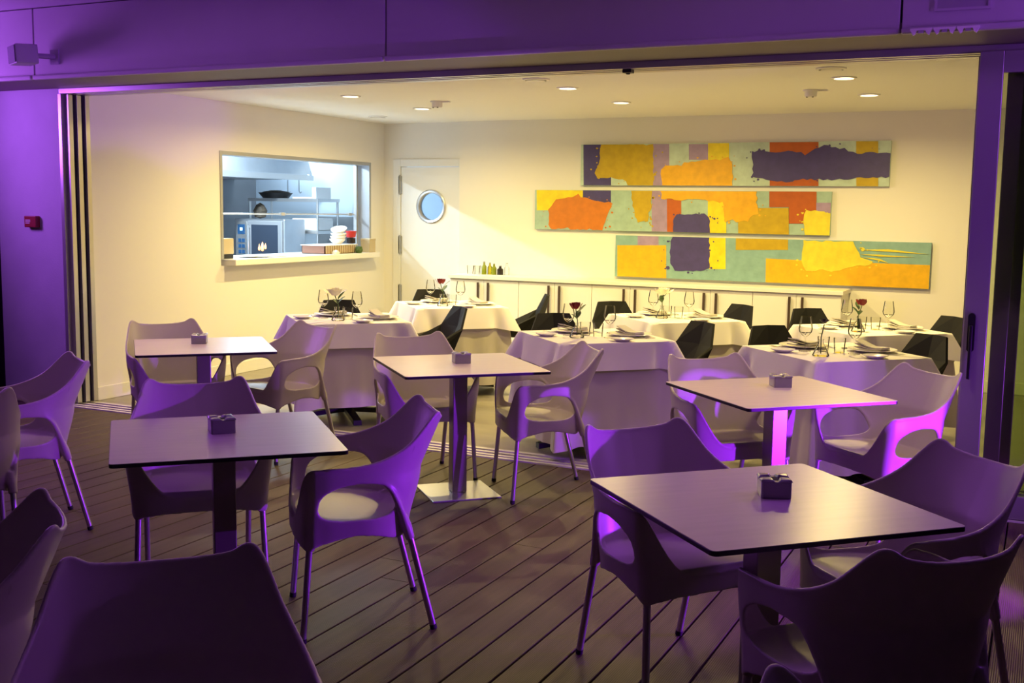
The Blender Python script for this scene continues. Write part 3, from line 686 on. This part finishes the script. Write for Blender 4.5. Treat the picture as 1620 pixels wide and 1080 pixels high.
    out.materials.clear(); out.materials.append(MATS['plastic_shell'])
    out.polygons.foreach_set('use_smooth', [True]*len(out.polygons))
    return out
def armchair_proto():
    r = empty('terrace_armchair', (0, 0, 0), 0, 'x', 'chair', 'beige plastic armchairs on the terrace')
    link('shell', chair_shell_mesh(), r)
    for s in (1, -1):
        for a, b in (((s*.243, .186, .36), (s*.258, .214, 0)), ((s*.217, -.190, .375), (s*.218, -.285, 0))):
            a, b = Vector(a), Vector(b); d = (b-a).normalized()
            lg = part('leg', MB().tube([a, b-d*0.018], 0.0125, 12), 'alu_bright', r, smooth=True)
            part('foot_cap', MB().tube([b-d*0.020, b-d*0.002], 0.0138, 12), 'rubber', lg, smooth=True)
    return r
AP = armchair_proto()
CH = [(-5.040, 5.450, -124, 'by stacked door leaves, back toward the dining room wall'),
      (-4.423, 5.751, 161.6, 'on the sideboard side of table by the stacked door leaves'),
      (-3.168, 3.561, -136.5, 'behind outer-row table on the alarm-box side'),
      (-2.387, 3.545, 130.9, 'in open deck beside outer-row table on the alarm-box side'),
      (-3.300, 5.655, -131.7, 'behind the middle track-row table with visible base plate'),
      (-2.543, 5.679, 128.2, 'at middle track-row table, backing onto the middle dining table'),
      (-1.445, 5.605, -137.5, 'behind the table whose column glows magenta'),
      (-0.688, 5.683, 138.1, 'with glowing magenta arm next to the door handle stile'),
      (-1.085, 3.600, -128.0, 'turned to outer-row table, its back to the deck middle'),
      (-0.365, 3.662, 134.7, 'between outer-row table and the handle-side glass leaf'),
      (-4.506, 3.774, 149.4, 'standing before the pier with the red alarm box'),
      (-0.362, 2.945, 45.0, 'with dark back, pushed under outer-row table on handle side'),
      (-0.047, 1.68, -80.0, 'turned sideways, nearly hidden by the dark-backed chair on handle side'),
      (-1.52, 1.60, -136.0, 'in deep shade on open deck, at no table'),
      (-2.42, 1.72, 142.0, 'in shade beside the tableless chair, facing the pier side'),
      (-4.195, 3.153, 62.0, 'with dark back, at table before the alarm-box pier')]
for x, y, a, lb in CH:
    place(AP, USED, (x, y, 0), math.radians(a), 'beige plastic armchair '+lb)

# ------------------------------------------------------------------ terrace table and ashtray
def rrect(h, r, n=5):
    out = []
    for cx, cy, a0 in ((h-r, h-r, 0), (-h+r, h-r, 90), (-h+r, -h+r, 180), (h-r, -h+r, 270)):
        out += [(cx+r*math.cos(math.radians(a0+90*k/n)), cy+r*math.sin(math.radians(a0+90*k/n))) for k in range(n+1)]
    return out
def terrace_table_proto():
    r = empty('terrace_table', (0, 0, 0), 0, 'x', 'table', 'square black-edged terrace tables')
    tp = part('table_top', MB().prism(rrect(0.405, 0.018), 0.720, 0.7335), 'hpl_core', r, bevel=0.0012)
    part('laminate', MB().prism(rrect(0.4035, 0.0165), 0.7336, 0.7350), 'hpl_top', tp)
    part('column', MB().box(-0.042, 0.042, -0.042, 0.042, 0.008, 0.710), 'column_metal', r, bevel=0.004)
    part('top_bracket', MB().box(-0.16, 0.16, -0.16, 0.16, 0.710, 0.720), 'hpl_core', r)
    part('base_plate', MB().box(-0.198, 0.198, -0.198, 0.198, 0.0, 0.008), 'steel', r, bevel=0.002)
    return r
TP = terrace_table_proto()
TT = [(-4.69, 5.33, 'beside the stacked door leaves, corner toward the kitchen wall'), (-2.78, 3.26, 'in the outer row on the alarm-box side'), (-2.94, 5.43, 'in the middle of the track row, base plate showing'),
      (-1.155, 5.41, 'in the track row, its column glowing magenta'), (-0.725, 3.29, 'in the outer row on the door-handle side'), (-5.02, 3.54, 'before the pier, mostly out of view')]
for x, y, lb in TT:
    o = place(TP, USED, (x, y, 0), math.radians(45), 'square grey-topped terrace table '+lb)
    k = 0.74 if x in (-4.69, -1.155) else 1.0                  # two of the tables have a smaller foot
    for ch in o.children:
        if ch.name.startswith('base_plate'): ch.scale = (k, k, 1)
def ashtray_proto():
    r = empty('ashtray', (0, 0, 0), 0, 'x', 'ashtray', 'square ashtrays on the terrace tables')
    part('box', MB().prism(rrect(0.046, 0.006, 2), 0.0, 0.052), 'ashtray', r, bevel=0.002)
    part('well', MB().lathe([(0.0, 0.053), (0.020, 0.053), (0.022, 0.0525)], 16), 'ash_dark', r)
    for sx in (1, -1):
        for sy in (1, -1):
            h = 0.046
            v = [(sx*h*1.06, sy*h*1.06, .052), (sx*.003, sy*h*1.06, .052), (sx*.010, sy*.010, .052), (sx*h*1.06, sy*.003, .052), (sx*h*0.96, sy*h*0.96, .060), (sx*.012, sy*h*.92, .059), (sx*.015, sy*.015, .062), (sx*h*.92, sy*.012, .059)]
            f = [(0, 1, 2, 3), (4, 5, 6, 7), (0, 1, 5, 4), (1, 2, 6, 5), (2, 3, 7, 6), (3, 0, 4, 7)]
            part('lid_petal', MB().add(v, f), 'ashtray', r, bevel=0.002)
    return r
AT = ashtray_proto()
for (x, y, a), lb in zip([(-4.78, 5.40, 35), (-2.82, 3.30, 50), (-2.95, 5.48, 42), (-1.17, 5.56, 30), (-0.715, 3.37, 22)], [t_[2] for t_ in TT]):
    place(AT, USED, (x, y, 0.7351), math.radians(a), 'grey square lidded ashtray on table '+lb.split(',')[0])

# ------------------------------------------------------------------ dining tables and cloths
def cloth_mesh(h, drop, ztop, corner, flare, cflare, ramp, rn, seed, n=256, mrows=14, name='cloth', inset=0.0):
    rnd = random.Random(seed); R0 = 0.008
    base = rrect(h, R0, 6); pts = []
    P = [Vector((*p, 0)) for p in base]; L = [0]
    for i in range(len(P)): L.append(L[-1]+(P[(i+1) % len(P)]-P[i]).length)
    tot = L[-1]; j = 0
    ph = [rnd.uniform(0, 2*PI) for _ in range(4)]
    v = []
    def per(s):
        s %= tot; i = 0
        while L[i+1] < s: i += 1
        f = (s-L[i])/(L[i+1]-L[i]+1e-9); return P[i].lerp(P[(i+1) % len(P)], f)
    rows = []
    for r in range(mrows+1):
        t_ = r/mrows; row = []
        for k in range(n):
            s = tot*k/n; q = per(s)
            d_ = abs(h-min(abs(q.x), abs(q.y))); kc = math.exp(-(d_/(0.03+0.045*t_))**2)
            side = 0 if abs(q.x) >= abs(q.y) else 1
            nrm = Vector((math.copysign(1, q.x), 0, 0)) if side == 0 else Vector((0, math.copysign(1, q.y), 0))
            dg = Vector((math.copysign(.7071, q.x), math.copysign(.7071, q.y), 0))
            d = nrm.lerp(dg, min(1, kc*1.1)).normalized()
            wv = math.sin(rn*2*PI*k/n+ph[0])*0.6+math.sin(rn*1.7*2*PI*k/n+ph[1])*0.4
            fold = -0.45*cflare*math.exp(-((d_-0.11)/0.045)**2)
            off = flare*t_+cflare*kc*t_+ramp*wv*t_**1.3*(1-0.7*kc)+fold*t_+0.004*math.sqrt(t_)
            dl = drop+corner*kc
            row.append(q+d*off+Vector((0, 0, ztop-dl*t_-(0.0))))
        rows.append(row)
    vv = [tuple(p) for row in rows for p in row]
    ff = [(r*n+k, r*n+(k+1) % n, (r+1)*n+(k+1) % n, (r+1)*n+k) for r in range(mrows) for k in range(n)]
    vv.append((0, 0, ztop+0.0005)); c_ = len(vv)-1
    ff += [(c_, (k+1) % n, k) for k in range(n)]
    return MB().add(vv, ff).mesh(name, 'cloth_white' if name == 'tablecloth' else 'cloth_under', True, 70)
DT = [(-4.775, 7.03, 'track-side table below the kitchen hatch'), (-4.73, 8.58, 'table before the porthole door'), (-2.73, 6.97, 'middle table at the door track'),
      (-2.66, 8.55, 'middle table before the sideboard'), (-1.15, 6.97, 'track-side table near the black door handle'), (-1.15, 8.52, 'end table past the sideboard corner')]
def dining_table_proto():
    r = empty('dining_table', (0, 0, 0), 0, 'x', 'table', 'cloth covered dining tables')
    part('table_top', MB().box(-0.39, 0.39, -0.39, 0.39, 0.722, 0.748), 'hpl_core', r)
    part('column', MB().tube([(0, 0, 0.05), (0, 0, 0.722)], 0.04, 14), 'black_metal', r, smooth=True)
    for k in range(4):
        dx, dy = math.cos(k*PI/2), math.sin(k*PI/2)
        part('foot', MB().obox((dx*0.20, dy*0.20, 0.045), (dx, dy, -0.10), (-dy, dx, 0), (0, 0, 1), 0.20, 0.03, 0.018), 'black_metal', r)
    return r
DP = dining_table_proto()
for i, (x, y, lb) in enumerate(DT):
    place(DP, USED, (x, y, 0), math.radians(45), 'square black-based dining table under cloths, the '+lb)
    o = link('under_cloth', cloth_mesh(0.397, 0.655 if i != 0 else 0.60, 0.752, 0.02, 0.045, 0.06, 0.022, 11, i+10, name='under_cloth'), None, (x, y, 0), math.radians(45))
    tag(o, 'long grey-beige undercloth hanging nearly to the floor, '+lb, 'tablecloth', 'long undercloths on the dining tables')
    o = link('tablecloth', cloth_mesh(0.404, 0.172, 0.758, 0.030, 0.040, 0.085, 0.004, 7, i+30, name='tablecloth'), None, (x, y, 0), math.radians(45))
    tag(o, 'short white top cloth with pressed folds on '+lb, 'tablecloth', 'white top cloths on the dining tables')

# ------------------------------------------------------------------ faceted black chair
def black_chair_proto():
    r = empty('faceted_chair', (0, 0, 0), 0, 'x', 'chair', 'black faceted dining chairs')
    v = [(-.130, -.270, .800), (0, -.292, .802), (.130, -.270, .800),          # 0-2 top
         (-.205, -.195, .640), (.205, -.195, .640),                            # 3-4 wide point
         (-.235, .0, .545), (.235, .0, .545),                                # 5-6 arm
         (-.200, .175, .455), (.200, .175, .455),                              # 7-8 front
         (-.150, -.135, .440), (0, -.160, .436), (.150, -.135, .440),          # 9-11 rear seat crease
         (0, .185, .448), (-.155, .0, .435), (.155, .0, .435), (0, -.255, .640)]
    f = [(0, 1, 15, 3), (1, 2, 4, 15), (3, 15, 10, 9), (15, 4, 11, 10), (3, 9, 13, 5), (4, 6, 14, 11), (5, 13, 7), (6, 8, 14), (9, 10, 14, 13), (10, 11, 14), (13, 14, 12, 7), (14, 8, 12)]
    o = part('shell', MB().add(v, f), 'black_chair', r)
    md = o.modifiers.new('s', 'SOLIDIFY'); md.thickness = 0.018; md.offset = 0
    part('under_frame', MB().box(-.13, .13, -.12, .14, .405, .425), 'black_metal', r)
    for sx in (1, -1):
        for sy in (1, -1):
            part('leg', MB().tube([(sx*.11, .01+sy*.10, .412), (sx*.215, .01+sy*.215, 0.0)], 0.008, 8), 'black_metal', r, smooth=True)
    return r
BP = black_chair_proto()
BC = [(0, -5.35, 7.76, -50, 'kitchen'), (1, -5.35, 9.30, -55, 'kitchen'), (0, -4.215, 7.765, -128, 'painting'), (1, -4.17, 9.36, -152, 'painting'), (2, -3.34, 7.68, -52, 'kitchen'), (2, -2.20, 7.68, -126, 'painting'),
      (3, -3.36, 8.99, -48, 'kitchen'), (3, -2.33, 9.33, -124, 'painting'), (4, -1.71, 7.70, -46, 'kitchen'), (4, -0.665, 7.70, -127, 'painting'), (5, -1.75, 9.29, -49, 'kitchen'), (5, -0.64, 9.19, -133, 'painting')]
for ti, x, y, th, sd in BC:
    t_ = math.radians(th)
    x, y = x*1.0256, y*1.0256
    place(BP, USED, (x+0.25*math.cos(t_), y+0.25*math.sin(t_), 0), t_-PI/2, 'black faceted chair on the %s side of %s' % (sd, DT[ti][2]))

# ------------------------------------------------------------------ table settings
ZC = 0.7592
def wine_proto():
    r = empty('wine_glass', (0, 0, 0), 0, 'x', 'glass', 'stemmed wine glasses')
    part('foot', MB().lathe([(0.0, 0.0), (0.036, 0.0), (0.036, 0.002), (0.006, 0.008), (0.0038, 0.02), (0.0036, 0.088)], 20), 'clear_glass', r, smooth=True)
    part('bowl', MB().lathe([(0.0036, 0.088), (0.020, 0.098), (0.038, 0.120), (0.042, 0.140), (0.038, 0.170), (0.031, 0.215), (0.0298, 0.215), (0.0365, 0.170), (0.0405, 0.140), (0.0365, 0.121), (0.0, 0.098)], 24), 'clear_glass', r, smooth=True)
    return r
def tumbler_proto():
    r = empty('water_tumbler', (0, 0, 0), 0, 'x', 'glass', 'water tumblers')
    part('body', MB().lathe([(0.0, 0.0), (0.030, 0.0), (0.037, 0.09), (0.0355, 0.09), (0.029, 0.008), (0.0, 0.008)], 20), 'clear_glass', r, smooth=True)
    part('rim', MB().lathe([(0.0355, 0.089), (0.0366, 0.0905), (0.0372, 0.089)], 20), 'clear_glass', r, smooth=True)
    return r
def plate_proto(nm, rad, grp):
    r = empty(nm, (0, 0, 0), 0, 'x', 'plate', grp)
    part('plate', MB().lathe([(0.0, 0.002), (rad*0.55, 0.0), (rad*0.62, 0.004), (rad, 0.016), (rad*0.995, 0.019), (rad*0.62, 0.008), (0.0, 0.006)], 32), 'porcelain', r, smooth=True)
    part('rim_line', MB().lathe([(rad*0.985, 0.0178), (rad*1.004, 0.0172), (rad*0.99, 0.0195)], 32), 'porcelain', r, smooth=True)
    return r
def napkin_proto():
    r = empty('folded_napkin', (0, 0, 0), 0, 'x', 'napkin', 'folded napkins on the plates')
    for k in range(3):
        m = MB(); n = 8
        v = [(-0.10+0.20*i/n, s*(0.045-0.004*k), 0.007*k+h+0.012*(i/n)**3*(k+0.5)+0.003*math.sin(i*0.9+k)) for h in (0, 0.006) for i in range(n+1) for s in (-1, 1)]
        q = 2*(n+1); f = []
        for i in range(n):
            a = 2*i; f += [(a, a+2, a+3, a+1), (q+a, q+a+1, q+a+3, q+a+2), (a, q+a, q+a+2, a+2), (a+1, a+3, q+a+3, q+a+1)]
        f += [(0, 1, q+1, q), (2*n, q+2*n, q+2*n+1, 2*n+1)]
        part('fold', m.add(v, f), 'napkin', r, smooth=True, angle=50)
    return r
def cutlery_proto(kind):
    r = empty(kind, (0, 0, 0), 0, 'x', 'cutlery', '%ss beside the plates' % kind)
    if kind == 'knife':
        part('blade', MB().prism([(-0.009, 0.0), (0.009, 0.0), (0.008, 0.09), (-0.002, 0.115), (-0.009, 0.09)], 0.001, 0.003), 'cutlery', r)
        part('handle', MB().tube([(0, -0.105, 0.004), (0, -0.03, 0.0045), (0, 0.0, 0.003)], [0.0055, 0.005, 0.003], 8), 'cutlery', r, smooth=True)
    else:
        part('handle', MB().tube([(0, -0.105, 0.004), (0, -0.02, 0.004), (0, 0.02, 0.004)], [0.006, 0.004, 0.003], 8), 'cutlery', r, smooth=True)
        part('head', MB().prism([(-0.004, 0.015), (0.004, 0.015), (0.012, 0.04), (0.012, 0.06), (-0.012, 0.06), (-0.012, 0.04)], 0.002, 0.004), 'cutlery', r)
        for k in range(4): part('tine', MB().box(-0.0115+0.0067*k, -0.0082+0.0067*k, 0.06, 0.098, 0.002, 0.004), 'cutlery', r)
    return r
def vase_proto():
    r = empty('bud_vase', (0, 0, 0), 0, 'x', 'vase', 'small glass bud vases')
    part('flask', MB().lathe([(0.0, 0.0), (0.046, 0.0), (0.050, 0.006), (0.034, 0.045), (0.014, 0.078), (0.012, 0.095), (0.017, 0.102), (0.0155, 0.102), (0.0105, 0.095), (0.0125, 0.078), (0.032, 0.045), (0.046, 0.008), (0.0, 0.006)], 20), 'clear_glass', r, smooth=True)
    return r
def flower(loc, kind, rz, label):
    o = tag(empty('cut_flower', loc, rz), label, 'flower', 'cut flowers in the bud vases')
    hd = Vector((-0.018, -0.004, 0.165))
    part('stem', MB().tube([(0, 0, 0.012), (0.003, 0, 0.09), hd-Vector((0, 0, 0.012))], 0.0026, 6), 'stem', o, smooth=True)
    rnd = random.Random(int(loc[0]*100)); m = MB()
    bm_ = {'rose': 'rose_red', 'white': 'bloom_white', 'bud': 'bud_dark'}[kind]
    sc = {'rose': 1.0, 'white': 1.35, 'bud': 0.55}[kind]
    bl = None
    for k in range(11):
        lay = k//4; a = k*2.4; rr_ = (0.003+0.008*lay)*sc; tilt = (0.12+0.16*lay) if kind == 'rose' else (0.35+0.32*lay)
        ca, sa = math.cos(a), math.sin(a); pv = []; 
        for i in range(4):
            for j in (-1, 0, 1):
                tt = i/3; wd = 0.016*sc*math.sin(0.35+tt*2.2)
                out = rr_+0.030*sc*tt*math.sin(tilt)*(1+0.3*tt); up = 0.034*sc*tt*math.cos(tilt*0.8)
                pv.append(hd+Vector((ca*out-sa*wd*j, sa*out+ca*wd*j, up+0.004*abs(j)-0.012*sc)))
        pf = [(3*i+j, 3*i+j+1, 3*i+j+4, 3*i+j+3) for i in range(3) for j in range(2)]
        part('petal', MB().add(pv, pf), bm_, o, smooth=True, angle=80)
    for a, L_, z0 in ((0.4, 0.075, 0.10), (2.7, 0.06, 0.095), (-0.5, 0.085, 0.125)) if kind != 'bud' else ((0.4, 0.03, 0.1),):
        ca, sa = math.cos(a), math.sin(a); pv = []
        for i in range(5):
            tt = i/4; wd = 0.016*math.sin(PI*min(1, tt*0.95+0.05))
            for j in (-1, 0, 1): pv.append((ca*L_*tt*0.55-sa*wd*j, sa*L_*tt*0.55+ca*wd*j, z0+L_*tt*0.8-0.02*tt*tt+0.004*abs(j)))
        part('leaf', MB().add(pv, [(3*i+j, 3*i+j+1, 3*i+j+4, 3*i+j+3) for i in range(4) for j in range(2)]), 'leaf', o, smooth=True, angle=80)
    o.scale = (1.3, 1.3, 1.25)
    return o
WG, TB, PL, BPl, NK, KN, FK, VS = wine_proto(), tumbler_proto(), plate_proto('dinner_plate', 0.15, 'dinner plates'), plate_proto('bread_plate', 0.075, 'bread plates'), napkin_proto(), cutlery_proto('knife'), cutlery_proto('fork'), vase_proto()
FL = ['white', 'rose', 'rose', 'white', 'bud', 'rose']
FLW = {'white': 'cream white bloom', 'rose': 'red rose with green leaves', 'bud': 'small dark bud'}
VP = [(-4.74, 6.86), (-4.71, 8.40), (-2.79, 6.80), (-2.73, 8.42), (-1.18, 6.70), (-1.20, 8.26)]
for i, (cx, cy, lb) in enumerate(DT):
    for sd, th in (('kitchen', 135), ('painting', 45)):
        s = 1 if sd == 'painting' else -1; t_ = math.radians(th)
        def at(a, b, z=ZC): return (cx+s*a, cy+b, z)
        suf = ' on %s side of %s' % (sd, lb)
        place(PL, USED, at(0.21, 0.12), 0, 'white dinner plate'+suf)
        place(NK, USED, at(0.21, 0.12, ZC+0.0125), t_+PI/2+0.25, 'folded beige napkin'+suf)
        place(KN, USED, at(0.095, 0.245), t_-PI/2, 'steel knife'+suf)
        place(FK, USED, at(0.335, 0.005), t_-PI/2, 'steel fork'+suf)
        place(BPl, USED, at(0.27, -0.19), 0, 'small white bread plate'+suf)
        place(WG, USED, at(0.13 if s > 0 else 0.16, -0.06 if s > 0 else -0.08), 0, 'tall stemmed wine glass'+suf)
        place(TB, USED, at(0.04 if s > 0 else 0.06, -0.04 if s > 0 else -0.02), 0, 'clear water tumbler'+suf)
    vx, vy = VP[i]
    place(VS, USED, (vx, vy, ZC), 0, 'small conical glass bud vase on '+lb)
    flower((vx, vy, ZC), FL[i], 0.5+i*0.4, '%s in the vase on %s' % (FLW[FL[i]], lb))

# bottles and glasses on the sideboard
ZS = 0.8972
def bottle(x, y, h, r, mt, label, cat='bottle'):
    o = empty('bottle', (x, y, ZS), 0, label, cat, 'bottles and glasses on the sideboard')
    part('body', MB().lathe([(0.0, 0.0), (r, 0.0), (r, h*0.6), (r*0.45, h*0.75), (r*0.4, h*0.93), (0, h*0.93)], 16), mt, o, smooth=True)
    part('cap', MB().lathe([(r*0.45, h*0.92), (r*0.45, h), (0, h)], 12), 'steel_dull', o, smooth=True)
for k, (x, y, lb) in enumerate(((-5.66, 10.70, 'nearest the porthole door'), (-5.60, 10.76, 'just behind the first'), (-5.56, 10.66, 'before the olive bottles'))):
    place(TB, USED, (x, y, ZS), 0, 'clear tumbler on the sideboard end, '+lb)
bottle(-5.50, 10.72, 0.14, 0.028, 'bottle_green', 'small olive oil bottle beside the tumblers on the sideboard')
bottle(-5.44, 10.74, 0.13, 0.026, 'oil_glass', 'clear yellow oil cruet between two bottles on the sideboard')
bottle(-5.38, 10.72, 0.12, 0.028, 'bottle_green', 'second olive green bottle next to the black one')
bottle(-5.31, 10.73, 0.10, 0.034, 'bottle_dark', 'short black bottle on the sideboard')
bottle(-5.24, 10.75, 0.13, 0.025, 'clear_glass', 'empty clear bottle last in the sideboard row')
